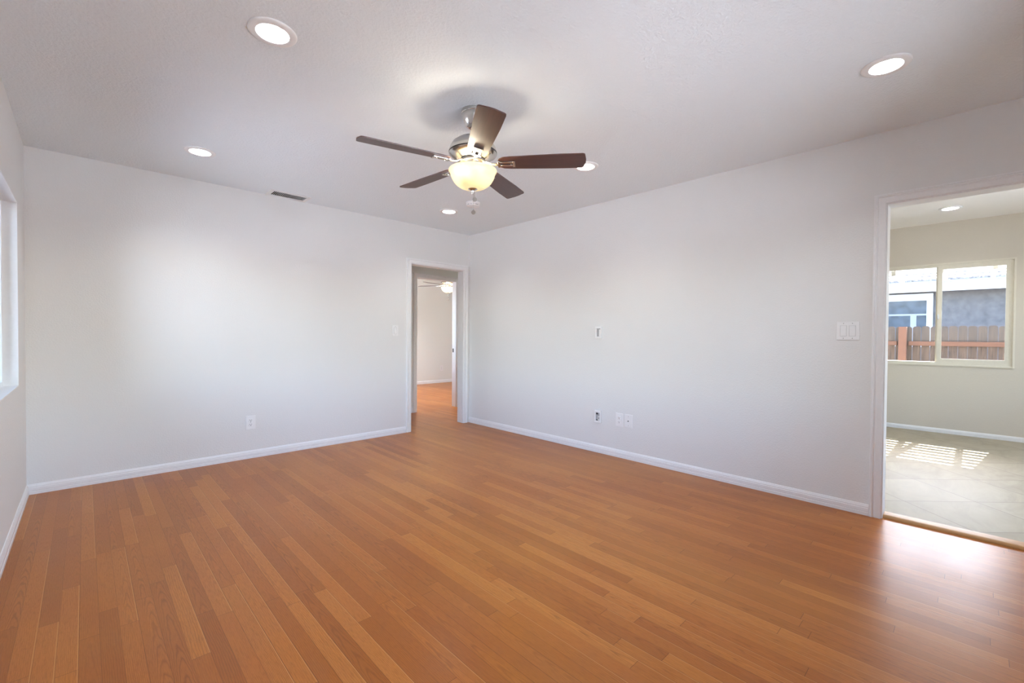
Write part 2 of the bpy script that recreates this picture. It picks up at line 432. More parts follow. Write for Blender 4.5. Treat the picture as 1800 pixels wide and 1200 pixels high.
CAS = [(0.0, 0.0), (0.0, 0.010), (0.003, 0.0125), (0.030, 0.0135), (0.034, 0.0115), (0.038, 0.0115), (0.040, 0.016),
       (0.046, 0.0185), (0.050, 0.0150), (0.053, 0.0165), (0.058, 0.0160), (0.060, 0.0)]
def casing(bm, to3, u0, u1, zt, sc_=1.0):
    """mitred three-sided casing around an opening u0..u1 up to zt; to3(u, d, z) maps into space"""
    k = len(CAS)
    rows = []
    for (u, s) in ((u0, -1), (u1, 1)):
        lo = [bm.verts.new(to3(u + s * w * sc_, d, 0.0)) for w, d in CAS]
        hi = [bm.verts.new(to3(u + s * w * sc_, d, zt + w * sc_)) for w, d in CAS]
        rows.append((lo, hi))
    (l0, h0), (l1, h1) = rows
    for A, B in ((l0, h0), (h0, h1), (h1, l1)):
        for i in range(k): bm.faces.new((A[i], A[(i + 1) % k], B[(i + 1) % k], B[i]))
    bm.faces.new(l0); bm.faces.new(l1)

def window_unit(root, axis, c, u0, u1, z0, z1, frame_w, sash, mats, depth=0.06, inward=1):
    """slider window: outer frame, a sash with its own stiles, two panes. c = coordinate of the frame centre on axis"""
    fm, gm = mats
    def mk(b0, b1, a0, a1, d0, d1, bm):
        if axis == 'x': box(bm, d0, d1, b0, b1, a0, a1)
        else: box(bm, b0, b1, d0, d1, a0, a1)
    d0, d1 = c - depth / 2, c + depth / 2
    bm = bmesh.new(); w = frame_w
    mk(u0, u1, z0, z0 + w, d0, d1, bm); mk(u0, u1, z1 - w, z1, d0, d1, bm)
    mk(u0, u0 + w, z0 + w, z1 - w, d0, d1, bm); mk(u1 - w, u1, z0 + w, z1 - w, d0, d1, bm)
    fr = link('window_frame', bm, fm, root)
    # sash over s0..s1
    s0, s1 = sash; sw = 0.042; e0, e1 = c - 0.018 * inward - 0.014, c - 0.018 * inward + 0.014
    bm = bmesh.new(); za, zb = z0 + w, z1 - w
    mk(s0, s1, za, za + sw, e0, e1, bm); mk(s0, s1, zb - sw * 0.75, zb, e0, e1, bm)
    mk(s0, s0 + sw, za + sw, zb - sw * 0.75, e0, e1, bm); mk(s1 - sw, s1, za + sw, zb - sw * 0.75, e0, e1, bm)
    sa = link('sash', bm, fm, root)
    bm = bmesh.new(); mk(s0 + sw - 0.004, s1 - sw + 0.004, za + sw - 0.004, zb - sw * 0.75 + 0.004, c - 0.018 * inward - 0.002, c - 0.018 * inward + 0.002, bm)
    link('pane', bm, gm, sa)
    f0, f1 = (s1, u1 - w) if s0 <= u0 + w + 0.01 else (u0 + w, s0)
    bm = bmesh.new(); mk(f0 - 0.006, f1 + 0.002, za - 0.002, zb + 0.002, c + 0.014 * inward - 0.002, c + 0.014 * inward + 0.002, bm)
    link('pane', bm, gm, root)
    bm = bmesh.new()   # fixed meeting rail behind the sash stile
    f = s0 if f0 < s0 else s1
    mk(f - 0.012, f + 0.012, za, zb, c + 0.002 * inward - (0.004), c + 0.022 * inward + 0.004, bm)
    link('meeting_rail', bm, fm, root)
    return fr, sa

# ------------------------------------------------------------------ setting: shell
DK0, DK1, DKT = -4.99, -4.194, 1.993      # kitchen doorway in the right wall
DH0, DH1, DHT = -0.878, -0.092, 1.984     # hall doorway in the back wall
DB0, DB1, DBT = -0.118, 0.612, 1.990      # bedroom doorway
XL, YR = -3.94, -5.15
XK = 3.75
KW = (-4.885, -3.700, 0.828, 2.026)       # kitchen window
LW = (-2.05, -0.455, 0.805, 1.955)        # left window
RW = (-3.3, -0.9, 0.75, 2.05)             # unseen rear window, added for daylight on the back wall
SW = (0.6, 3.0, 0.65, 2.1)                 # unseen side window, added to brighten the kitchen
BW = (1.5, 3.9, 0.7, 2.1)                 # unseen bedroom window, added to bring in daylight

CANS = [(-3.05, -2.49), (-0.885, -4.285), (-3.04, -0.75), (-0.87, -2.515), (-0.876, -0.752), (-3.05, -4.285)]
KCANS = [(2.975, -4.39), (1.25, -4.39), (2.975, -6.1), (1.25, -6.1)]  # only the first is in view; the others are added to light the kitchen
HALL_FILL_CAN = (1.25, 0.60)  # unseen downlight, added to lift the hall
BEDROOM_FILL_CANS = [(0.5, 2.0), (0.5, 3.5)]  # unseen downlights, added to brighten the bedroom
VENT = (-2.395, -2.105, -0.178, -0.045)

# floors
bm = bmesh.new(); box(bm, XL - 0.12, 0.02, YR - 0.15, 0.0575, -0.08, 0.0)
tag(link('floor', bm, M['oak']), 'honey oak strip floor of the empty main room', 'floor', kind='structure')
bm = bmesh.new(); box(bm, -1.7, 3.7, 0.0575, 4.32, -0.08, 0.0)
tag(link('floor_hall', bm, M['oak']), 'oak strip floor running through the hall into the far bedroom', 'floor', kind='structure')
bm = bmesh.new(); box(bm, 0.115, XK + 0.12, -7.0, -2.3, -0.08, 0.012)
tag(link('floor_kitchen', bm, M['tile']), 'cream diagonal tile floor beyond the right doorway', 'floor', kind='structure')
bm = bmesh.new()
extrude_profile(bm, [(0, -0.04), (0, 0.004), (0.004, 0.010), (0.012, 0.0155), (0.026, 0.018), (0.094, 0.018), (0.094, -0.04)], (0.021, DK0, 0), (0, 1, 0), (1, 0, 0), DK1 - DK0)
tag(link('trim_1', bm, M['threshold'], smooth=40), 'rounded oak threshold strip between wood floor and kitchen tile', 'threshold', kind='structure')

# walls
wall('wall_back', 'y', 0.0, 0.115, (XL - 0.12, 2.2), (-0.08, H + 0.02), [(DH0, DH1, -0.1, DHT)], M['wall'], 'white back wall with the narrow hall doorway')
wall('wall_right', 'x', 0.0, 0.115, (-7.0, 0.0), (-0.08, HK + 0.02), [(DK0, DK1, -0.1, DKT)], M['wall'], 'white right wall with the kitchen doorway')
wall('wall_left', 'x', XL - 0.12, XL, (YR - 0.15, 0.0), (-0.08, H + 0.02), [LW], M['wall'], 'white left wall with the recessed window')
wall('wall_rear', 'y', YR - 0.15, YR, (XL, 0.0), (-0.08, H + 0.02), [RW], M['wall'], 'white rear wall behind the viewer')
wall('wall_hall', 'y', 1.1, 1.2, (-1.7, 3.7), (-0.08, H + 0.02), [(DB0, DB1, -0.1, DBT)], M['hall_wall'], 'dim hall wall around the bedroom doorway')
wall('wall_hall_left', 'x', -1.7, -1.6, (0.115, 1.1), (-0.08, H + 0.02), [], M['hall_wall'], 'left end wall of the hall')
wall('wall_hall_right', 'x', 2.1, 2.2, (0.115, 1.1), (-0.08, H + 0.02), [], M['hall_wall'], 'right end wall of the hall')
wall('wall_bedroom_far', 'y', 4.22, 4.32, (-0.8, 3.7), (-0.08, H + 0.02), [], M['hall_wall'], 'far white bedroom wall seen through two doorways')
wall('wall_bedroom_left', 'x', -0.8, -0.7, (1.2, 4.22), (-0.08, H + 0.02), [BW], M['hall_wall'], 'left bedroom wall')
wall('wall_bedroom_right', 'x', 3.6, 3.7, (1.2, 4.22), (-0.08, H + 0.02), [], M['hall_wall'], 'right bedroom wall')
wall('wall_kitchen_far', 'x', XK, XK + 0.12, (-7.0, -2.3), (-0.08, HK + 0.02), [KW], M['kitchen_wall'], 'cream kitchen wall with the sliding window')
wall('wall_kitchen_left', 'y', -2.4, -2.3, (0.115, XK), (-0.08, HK + 0.02), [], M['kitchen_wall'], 'left kitchen wall')
wall('wall_kitchen_right', 'y', -7.0, -6.9, (0.115, XK), (-0.08, HK + 0.02), [SW], M['kitchen_wall'], 'right kitchen wall')

# ceilings
CR = 0.0735
ceiling('ceiling', XL - 0.12, 0.0, YR - 0.15, 0.0, H, [(x, y, CR) for x, y in CANS], [VENT], M['ceiling'], 'textured white ceiling of the main room')
ceiling('ceiling_hall', -1.7, 3.7, 0.115, 4.32, H, [(x, y, CR) for x, y in [HALL_FILL_CAN] + BEDROOM_FILL_CANS], [], M['ceiling'], 'white ceiling over hall and bedroom')
ceiling('ceiling_kitchen', 0.115, XK + 0.12, -7.0, -2.3, HK, [(x, y, CR) for x, y in KCANS], [], M['kitchen_ceiling'], 'white kitchen ceiling')

# baseboards
baseboard('baseboard_back', (XL, 0, 0), (DH0 - 0.061, 0, 0), (0, -1, 0), 'white moulded baseboard along the back wall')
baseboard('baseboard_right', (0, 0, 0), (0, DK1 + 0.056, 0), (-1, 0, 0), 'white moulded baseboard along the right wall')
baseboard('baseboard_left', (XL, YR, 0), (XL, -0.013, 0), (1, 0, 0), 'white moulded baseboard along the left wall')
baseboard('baseboard_rear', (XL + 0.013, YR, 0), (0, YR, 0), (0, 1, 0), 'white moulded baseboard along the rear wall')
baseboard('baseboard_hall', (-1.6, 1.1, 0), (DB0 - 0.057, 1.1, 0), (0, -1, 0), 'white baseboard on the hall wall', scale=1.1)
baseboard('baseboard_bedroom', (-0.7, 4.22, 0), (3.6, 4.22, 0), (0, -1, 0), 'white baseboard on the far bedroom wall')
baseboard('baseboard_kitchen', (XK, -6.9, 0.012), (XK, -2.4, 0.012), (-1, 0, 0), 'white baseboard under the kitchen window', scale=0.75)

# doorways: jamb liner + casing
def doorway(name, label, axis, p0, p1, u0, u1, zt, face, out, cas_w=1.0, z_low=0.0):
    root = thing(name, label, 'doorway', ((p0, (u0 + u1) / 2, 0) if axis == 'x' else ((u0 + u1) / 2, p0, 0)), kind='structure')
    ox, oy = root.location.x, root.location.y
    def V(p, u, z): return (p - ox, u - oy, z) if axis == 'x' else (u - ox, p - oy, z)
    bm = bmesh.new(); t = 0.012
    def b(p_0, p_1, a0, a1, z0, z1):
        A, B = V(p_0, a0, z0), V(p_1, a1, z1); box(bm, A[0], B[0], A[1], B[1], A[2], B[2])
    e = 0.0005
    b(p0 - e, p1 + e, u0, u0 + t, z_low, zt - t); b(p0 - e, p1 + e, u1 - t, u1, z_low, zt - t); b(p0 - e, p1 + e, u0, u1, zt - t, zt)
    link('jamb', bm, M['trim'], root)
    bm = bmesh.new()
    casing(bm, lambda u, d, z: V(face + out * d, u, z), u0 + 0.004, u1 - 0.004, zt - 0.004, cas_w)
    link('casing', bm, M['trim'], root)
    return root
d1 = doorway('door_1', 'white cased opening to the kitchen', 'x', 0.0, 0.115, DK0, DK1, DKT, 0.0, -1)
d2 = doorway('door_2', 'white cased opening to the hall in the corner', 'y', 0.0, 0.115, DH0, DH1, DHT, 0.0, -1)
d3 = doorway('door_3', 'bedroom doorway across the hall', 'y', 1.1, 1.2, DB0, DB1, DBT, 1.1, -1)
# strike plate on the right jamb of the bedroom doorway
bm = bbox(-0.0015, 0.0, -0.014, 0.014, -0.03, 0.03, 0.0004, 1)
s = link('strike_plate', bm, M['dark_gap'], d3, loc=(DB1 - 0.012 - d3.location.x, 1.172 - d3.location.y, 0.895)); s['label'] = 'dark metal strike plate'

# windows
w1 = thing('window_1', 'almond sliding window in the kitchen looking onto a fence', 'window', (0, 0, 0), kind='structure')
fr, sa = window_unit(w1, 'x', XK + 0.040, KW[0], KW[1], KW[2], KW[3], 0.030, (KW[0] + 0.022, -4.268), (M['vinyl'], M['glass']), 0.07, 1)
bm = bmesh.new()   # interior flange lip
for a in ((KW[0] - 0.012, KW[1] + 0.012, KW[2] - 0.012, KW[2] + 0.004), (KW[0] - 0.012, KW[1] + 0.012, KW[3] - 0.004, KW[3] + 0.012),
          (KW[0] - 0.012, KW[0] + 0.004, KW[2] + 0.004, KW[3] - 0.004), (KW[1] - 0.004, KW[1] + 0.012, KW[2] + 0.004, KW[3] - 0.004)):
    box(bm, XK - 0.008, XK + 0.006, a[0], a[1], a[2], a[3])
link('flange', bm, M['vinyl'], w1)
bm = bbox(-0.014, 0.0, -0.008, 0.008, -0.03, 0.03, 0.003); link('latch', bm, M['white_vinyl'], w1, loc=(XK + 0.008, -4.28, 1.40))
w2 = thing('window_2', 'white window set in the deep recess of the left wall', 'window', (0, 0, 0), kind='structure')
window_unit(w2, 'x', XL - 0.090, LW[0], LW[1], LW[2], LW[3], 0.035, (LW[0] + 0.03, -1.25), (M['white_vinyl'], M['glass']), 0.05, -1)
bm = bmesh.new()   # smooth painted liner of the recess
for a in ((LW[0], LW[1], LW[2] - 0.0, LW[2] + 0.006), (LW[0], LW[1], LW[3] - 0.006, LW[3]), (LW[0], LW[0] + 0.006, LW[2] + 0.006, LW[3] - 0.006), (LW[1] - 0.006, LW[1], LW[2] + 0.006, LW[3] - 0.006)):
    box(bm, XL - 0.066, XL + 0.0005, a[0], a[1], a[2], a[3])
link('recess_liner', bm, M['trim'], w2)
w3 = thing('added_window_3', 'unseen white window added in the rear wall for daylight', 'window', (0, 0, 0), kind='structure')
window_unit(w3, 'y', YR - 0.10, RW[0], RW[1], RW[2], RW[3], 0.04, (RW[0] + 0.035, -2.08), (M['white_vinyl'], M['glass']), 0.06, -1)

w5 = thing('added_window_5', 'unseen almond window added in the right kitchen wall for daylight', 'window', (0, 0, 0), kind='structure')
window_unit(w5, 'y', -6.96, SW[0], SW[1], SW[2], SW[3], 0.04, (SW[0] + 0.035, 1.82), (M['vinyl'], M['glass']), 0.06, -1)
w4 = thing('added_window_4', 'unseen white window added in the left bedroom wall for daylight', 'window', (0, 0, 0), kind='structure')
window_unit(w4, 'x', -0.76, BW[0], BW[1], BW[2], BW[3], 0.04, (BW[0] + 0.035, 2.72), (M['white_vinyl'], M['glass']), 0.06, -1)

# ------------------------------------------------------------------ ceiling fan
FAN_XY = (-2.012, -2.568)
def make_fan():
    root = thing('ceiling_fan', 'five blade mahogany ceiling fan with lit cream glass bowl in the main room', 'ceiling fan', (FAN_XY[0], FAN_XY[1], H), group='ceiling fans')
    D = lambda z: z - H
    def P(lst): return [(r, D(z)) for r, z in lst]
    bm = bmesh.new()
    lathe(bm, P([(0.0, 2.44), (0.066, 2.44), (0.068, 2.436), (0.068, 2.422), (0.0655, 2.419), (0.0655, 2.416), (0.063, 2.400), (0.055, 2.375), (0.042, 2.352),
                 (0.032, 2.343), (0.024, 2.341), (0.0, 2.341)]))
    link('canopy', bm, M['nickel'], root, 35)
    bm = bmesh.new(); lathe(bm, P([(0.0, 2.345), (0.0185, 2.343), (0.0185, 2.338), (0.0, 2.338)])); link('hanger_ball', bm, M['dark_gap'], root, 35)
    bm = bmesh.new(); lathe(bm, P([(0.0115, 2.343), (0.0115, 2.285)]), 24, cap0=True, cap1=True); link('downrod', bm, M['nickel'], root, 35)
    bm = bmesh.new()
    lathe(bm, P([(0.0, 2.298), (0.020, 2.298), (0.026, 2.292), (0.028, 2.284), (0.060, 2.280), (0.092, 2.270), (0.118, 2.250), (0.132, 2.226), (0.139, 2.202), (0.139, 2.198),
                 (0.1365, 2.196), (0.0, 2.196)]), 64)
    mh = link('motor_housing', bm, M['nickel'], root, 35)
    bm = bmesh.new(); lathe(bm, P([(0.0, 2.1985), (0.1393, 2.1985), (0.1393, 2.1925), (0.0, 2.1925)]), 64); link('seam_band', bm, M['dark_gap'], mh, 35)
    bm = bmesh.new()
    lathe(bm, P([(0.0, 2.194), (0.138, 2.194), (0.139, 2.191), (0.134, 2.184), (0.118, 2.173), (0.098, 2.165), (0.078, 2.160), (0.070, 2.158), (0.0, 2.158)]), 64)
    link('lower_housing', bm, M['nickel'], root, 35)
    bm = bmesh.new()
    lathe(bm, P([(0.0, 2.159), (0.066, 2.159), (0.066, 2.155), (0.0725, 2.154), (0.0725, 2.143), (0.066, 2.141), (0.066, 2.139), (0.0, 2.139)]), 48)
    link('flywheel', bm, M['nickel'], root, 35)
    bm = bmesh.new()
    lathe(bm, P([(0.0, 2.141), (0.058, 2.141), (0.058, 2.118), (0.061, 2.116), (0.061, 2.098), (0.050, 2.090), (0.020, 2.088), (0.0, 2.088)]), 48)
    link('switch_housing', bm, M['nickel'], root, 35)
    # glass bowl, open at the top
    bm = bmesh.new()
    lathe(bm, P([(0.136, 2.099), (0.139, 2.097), (0.1395, 2.093), (0.135, 2.086), (0.130, 2.078), (0.127, 2.066), (0.121, 2.050), (0.110, 2.031), (0.094, 2.014),
                 (0.072, 2.001), (0.045, 1.994), (0.012, 1.992)]), 64)
    link('glass_bowl', bm, M['bowl'], root, 60)
    bm = bmesh.new()
    lathe(bm, P([(0.0, 2.09), (0.004, 2.09), (0.004, 1.998), (0.012, 1.996), (0.026, 1.993), (0.027, 1.989), (0.018, 1.984), (0.009, 1.980), (0.007, 1.972), (0.0095, 1.968), (0.006, 1.960), (0.0, 1.959)]), 32)
    link('finial', bm, M['nickel'], root, 35)
    # bulbs
    for a in (200, 20):
        bx, by = 0.062 * math.cos(math.radians(a)), 0.062 * math.sin(math.radians(a))
        bm = bmesh.new()
        lathe(bm, P([(0.0, 2.078), (0.013, 2.078), (0.014, 2.070), (0.024, 2.058), (0.026, 2.048), (0.020, 2.036), (0.0, 2.030)]), 20, bx, by)
        link('bulb', bm, M['bulb'], root, 60)
        ld = bpy.data.lights.new('bulb_light', 'POINT'); ld.energy = FAN_POWER * (1.3 if a == 200 else 0.7); ld.color = (1.0, 0.90, 0.72); ld.shadow_soft_size = 0.045
        lo = bpy.data.objects.new('bulb_light', ld); COL.objects.link(lo); lo.parent = root; lo.location = (bx * 0.9, by * 0.9, D(2.085))
    # pull chains
    for (cx, cy, zt, zb) in ((0.012, -0.004, 1.985, 1.951), (-0.004, -0.012, 1.965, 1.872)):
        bm = bmesh.new(); lathe(bm, [(0.0009, D(zt)), (0.0009, D(zb))], 8, cx, cy, True, True)
        n = int((zt - zb) / 0.0045)
        for i in range(n):
            z = D(zt - (i + 0.5) * 0.0045); lathe(bm, [(0.0, z + 0.0014), (0.0015, z), (0.0, z - 0.0014)], 6, cx, cy)
        ch = link('pull_chain', bm, M['nickel'], root)
        bm = bmesh.new()
        lathe(bm, [(0.0, D(zb) + 0.002), (0.002, D(zb) + 0.002), (0.0025, D(zb) - 0.006), (0.0, D(zb) - 0.006)], 12, cx, cy)
        # flat round medallion facing the camera corner
        ax = Vector((0.69, 0.72, 0)); c0 = Vector((cx, cy, D(zb) - 0.018)); side = Vector((ax.y, -ax.x, 0)); seg = 24
        fr_, bk = [], []
        for k in range(seg):
            q = side * (0.0125 * math.cos(2 * PI * k / seg)) + Vector((0, 0, 0.0125 * math.sin(2 * PI * k / seg)))
            fr_.append(bm.verts.new(c0 + q - ax * 0.002)); bk.append(bm.verts.new(c0 + q + ax * 0.002))
        for k in range(seg): bm.faces.new((fr_[k], fr_[(k + 1) % seg], bk[(k + 1) % seg], bk[k]))
        bm.faces.new(fr_); bm.faces.new(list(reversed(bk)))
        link('pull_fob', bm, M['nickel'], ch, 35)
    # blades + arms
    zb = D(2.137); pitch = math.radians(-11.5)
    for k in range(5):
        ang = math.radians(22.8 + 72 * k)
        Rz = Matrix.Rotation(ang, 4, 'Z')
        Rx = Matrix.Rotation(pitch, 4, 'X')
        # outline
        pts = []
        r0, r1 = 0.150, 0.648
        half = lambda r: 0.055 + 0.0125 * min(1.0, max(0.0, (r - r0) / 0.35))
        lower = [(r0, -0.030), (r0 + 0.008, -0.040), (r0 + 0.030, -0.053)] + [(r, -half(r)) for r in (0.22, 0.30, 0.40, 0.50, 0.58, 0.625)]
        hw = half(0.625)
        tip = []
        for i in range(7):      # rounded corner
            a = -PI / 2 + (PI / 2) * i / 6; tip.append((0.625 + 0.016 * math.cos(a), -hw + 0.016 + 0.016 * math.sin(a)))
        bulge = [(0.644, -0.035), (0.648, -0.012)]
        half_pts = lower + tip[1:] + bulge
        pts = half_pts + [(x, -y) for x, y in reversed(half_pts)]
        bm = bmesh.new()
        b_ = [bm.verts.new((x, y, -0.003)) for x, y in pts]; t_ = [bm.verts.new((x, y, 0.003)) for x, y in pts]
        bm.faces.new(list(reversed(b_))); bm.faces.new(t_)
        for i in range(len(pts)): bm.faces.new((b_[i], b_[(i + 1) % len(pts)], t_[(i + 1) % len(pts)], t_[i]))
        bl = link('blade', bm, M['blade'], root)
        bl.matrix_local = Matrix.Translation((0, 0, zb)) @ Rz @ Rx
        # arm: slender curved neck then an open bracket under the blade
        bm = bmesh.new()
        sec = [(0.066, 0.012, 0.0030, 0.011), (0.085, 0.010, 0.0030, 0.006), (0.110, 0.008, 0.0032, -0.005), (0.135, 0.009, 0.0032, -0.009), (0.152, 0.014, 0.0032, -0.0085)]
        prev = None
        for r, w, h, z in sec:
            q = [bm.verts.new((r, -w, z - h)), bm.verts.new((r, w, z - h)), bm.verts.new((r, w, z + h)), bm.verts.new((r, -w, z + h))]
            if prev:
                for i in range(4): bm.faces.new((prev[i], prev[(i + 1) % 4], q[(i + 1) % 4], q[i]))
            else: bm.faces.new(q)
            prev = q
        bm.faces.new(list(reversed(prev)))
        box(bm, 0.146, 0.160, -0.028, 0.028, -0.0125, -0.0035)
        box(bm, 0.156, 0.236, -0.022, -0.009, -0.0105, -0.0032)
        box(bm, 0.156, 0.236, 0.009, 0.022, -0.0105, -0.0032)
        box(bm, 0.232, 0.246, -0.027, 0.027, -0.013, -0.0032)
        bmesh.ops.bevel(bm, geom=list(bm.edges), offset=0.0009, segments=1, affect='EDGES')
        for (sx, sy) in ((0.168, 0.0155), (0.168, -0.0155), (0.222, 0.0)):
            lathe(bm, [(0.0, -0.0125), (0.004, -0.0125), (0.0045, -0.0108), (0.0045, -0.009)], 10, sx, sy)
        link('blade_arm', bm, M['nickel'], bl, 40)
    return root
fan = make_fan()
fan2 = dup(fan, (1.66, 2.80, H + 0.038 - 0.0), 'lit ceiling fan glimpsed in the far bedroom through two doorways', rotz=math.radians(48 - 22.8))
fan2.location.z = H
for ch in fan2.children:
    if ch.type == 'LIGHT': ch.data = ch.data.copy(); ch.data.energy *= FAN_BEDROOM_BOOST

# ------------------------------------------------------------------ recessed downlights
def make_can():
    root = thing('recessed_light', '', 'recessed light', (CANS[0][0], CANS[0][1], H), group='recessed ceiling lights')
    bm = bmesh.new()
    lathe(bm, [(0.0625, 0.004), (0.0625, -0.004), (0.064, -0.0075), (0.067, -0.009), (0.086, -0.0080), (0.0930, -0.0060), (0.0950, -0.0035), (0.0950, 0.0), (0.0735, 0.0), (0.0735, 0.004)], 48)
    link('trim_ring', bm, M['can'], root, 40)
    bm = bmesh.new()
    lathe(bm, [(0.0630, 0.003), (0.0615, 0.010), (0.0600, 0.020), (0.0580, 0.024), (0.0580, 0.028), (0.0560, 0.040), (0.0535, 0.044), (0.0530, 0.062), (0.072, 0.062), (0.072, 0.003)], 48)
    link('baffle', bm, M['can'], root, 40)
    bm = bmesh.new(); lathe(bm, [(0.0, 0.050), (0.036, 0.051), (0.0535, 0.056), (0.0535, 0.060), (0.0, 0.060)], 40)
    link('lens', bm, M['lens'], root, 40)
    ld = bpy.data.lights.new('downlight', 'AREA'); ld.shape = 'DISK'; ld.size = 0.09; ld.energy = CAN_POWER; ld.color = (0.94, 0.985, 1.0)
    lo = bpy.data.objects.new('downlight', ld); COL.objects.link(lo); lo.parent = root; lo.location = (0, 0, 0.047)
    return root
can = make_can()
can['label'] = 'large recessed light at the top left, nearest the viewer on that side'
CAN_LABELS = ['recessed light at the top right, above the kitchen doorway',
              'recessed light on the left between the back wall and the left wall',
              'recessed light half hidden behind the tip of the right fan blade',
              'small recessed light beside the smoke detector near the hall doorway corner',
              'recessed light over the rear left corner beside the viewer']
for (x, y), lab in zip(CANS[1:], CAN_LABELS): dup(can, (x, y, H), lab)
for (x, y), lab in zip(KCANS, ('recessed light in the kitchen ceiling above the kitchen window', 'unseen recessed light added in the kitchen just inside the doorway',
                               'unseen recessed light added in the far right of the kitchen', 'unseen recessed light added in the near right of the kitchen')):
    k = dup(can, (x, y, HK), lab)
    for ch in k.children:
        if ch.type == 'LIGHT' and KITCHEN_CAN_POWER != CAN_POWER:
            ch.data = ch.data.copy(); ch.data.energy = KITCHEN_CAN_POWER

k = dup(can, (HALL_FILL_CAN[0], HALL_FILL_CAN[1], H), 'unseen recessed light added in the hall ceiling to brighten the hall')
for ch in k.children:
    if ch.type == 'LIGHT': ch.data = ch.data.copy(); ch.data.energy = HALL_FILL_POWER

for (x, y), lab in zip(BEDROOM_FILL_CANS, ('unseen recessed light added in the bedroom ceiling near the hall', 'unseen recessed light added in the bedroom ceiling near the far wall')):
    k = dup(can, (x, y, H), lab)
    for ch in k.children:
        if ch.type == 'LIGHT': ch.data = ch.data.copy(); ch.data.energy = BEDROOM_FILL_POWER; ch.data.color = (1.0, 0.95, 0.86)

# ------------------------------------------------------------------ ceiling vent and smoke detector
cx, cy = (VENT[0] + VENT[1]) / 2, (VENT[2] + VENT[3]) / 2
v = thing('ceiling_vent', 'white ceiling vent with dark louvers against the back wall', 'air vent', (cx, cy, H))
hx, hy = (VENT[1] - VENT[0]) / 2, (VENT[3] - VENT[2]) / 2
bm = bmesh.new()
fx, fy = hx + 0.030, hy + 0.030
box(bm, -fx, fx, -fy, -hy, -0.006, 0.0); box(bm, -fx, fx, hy, fy - 0.0, -0.006, 0.0)
box(bm, -fx, -hx, -hy, hy, -0.006, 0.0); box(bm, hx, fx, -hy, hy, -0.006, 0.0)
link('vent_frame', bm, M['louver'], v)
bm = bmesh.new(); box(bm, -hx, hx, -hy, hy, 0.04, 0.05)
box(bm, -hx - 0.002, -hx, -hy, hy, 0, 0.05); box(bm, hx, hx + 0.002, -hy, hy, 0, 0.05); box(bm, -hx, hx, -hy - 0.002, -hy, 0, 0.05); box(bm, -hx, hx, hy, hy + 0.002, 0, 0.05)
link('duct', bm, M['duct'], v)
nl = 19
for i in range(nl):
    bm = bmesh.new(); xx = -hx + (i + 0.5) * 2 * hx / nl
    q = [(xx - 0.0045, -0.004), (xx - 0.0030, -0.005), (xx + 0.0050, 0.008), (xx + 0.0036, 0.009)]
    A = [bm.verts.new((a, -hy, b)) for a, b in q]; B = [bm.verts.new((a, hy, b)) for a, b in q]
    for j in range(4): bm.faces.new((A[j], A[(j + 1) % 4], B[(j + 1) % 4], B[j]))
    bm.faces.new(A); bm.faces.new(list(reversed(B)))
    link('louver', bm, M['louver'], v)

sm = thing('smoke_detector', 'round white smoke detector on the ceiling behind the fan pull chains', 'smoke detector', (-0.885, -1.165, H))
bm = bmesh.new()
lathe(bm, [(0.0, 0.0), (0.068, 0.0), (0.070, -0.003), (0.070, -0.010), (0.066, -0.011), (0.066, -0.022), (0.062, -0.023), (0.0, -0.023)], 48); link('base', bm, M['plastic'], sm, 35)
bm = bmesh.new(); lathe(bm, [(0.0, -0.022), (0.0595, -0.022), (0.0595, -0.029), (0.0, -0.029)], 48); link('vent_ring', bm, M['slot'], sm, 35)
for k in range(16):
    if k % 4 == 0: continue
    bm = bmesh.new(); a = 2 * PI * k / 16; c, s_ = math.cos(a), math.sin(a)
    vs_ = box(bm, 0.055, 0.064, -0.006, 0.006, -0.030, -0.021)
    for q in vs_: q.co = Vector((q.co.x * c - q.co.y * s_, q.co.x * s_ + q.co.y * c, q.co.z))
    link('rib', bm, M['plastic'], sm)

bm = bmesh.new(); lathe(bm, [(0.0, -0.028), (0.064, -0.028), (0.062, -0.034), (0.050, -0.039), (0.0, -0.041)], 48); link('cover', bm, M['plastic'], sm, 35)

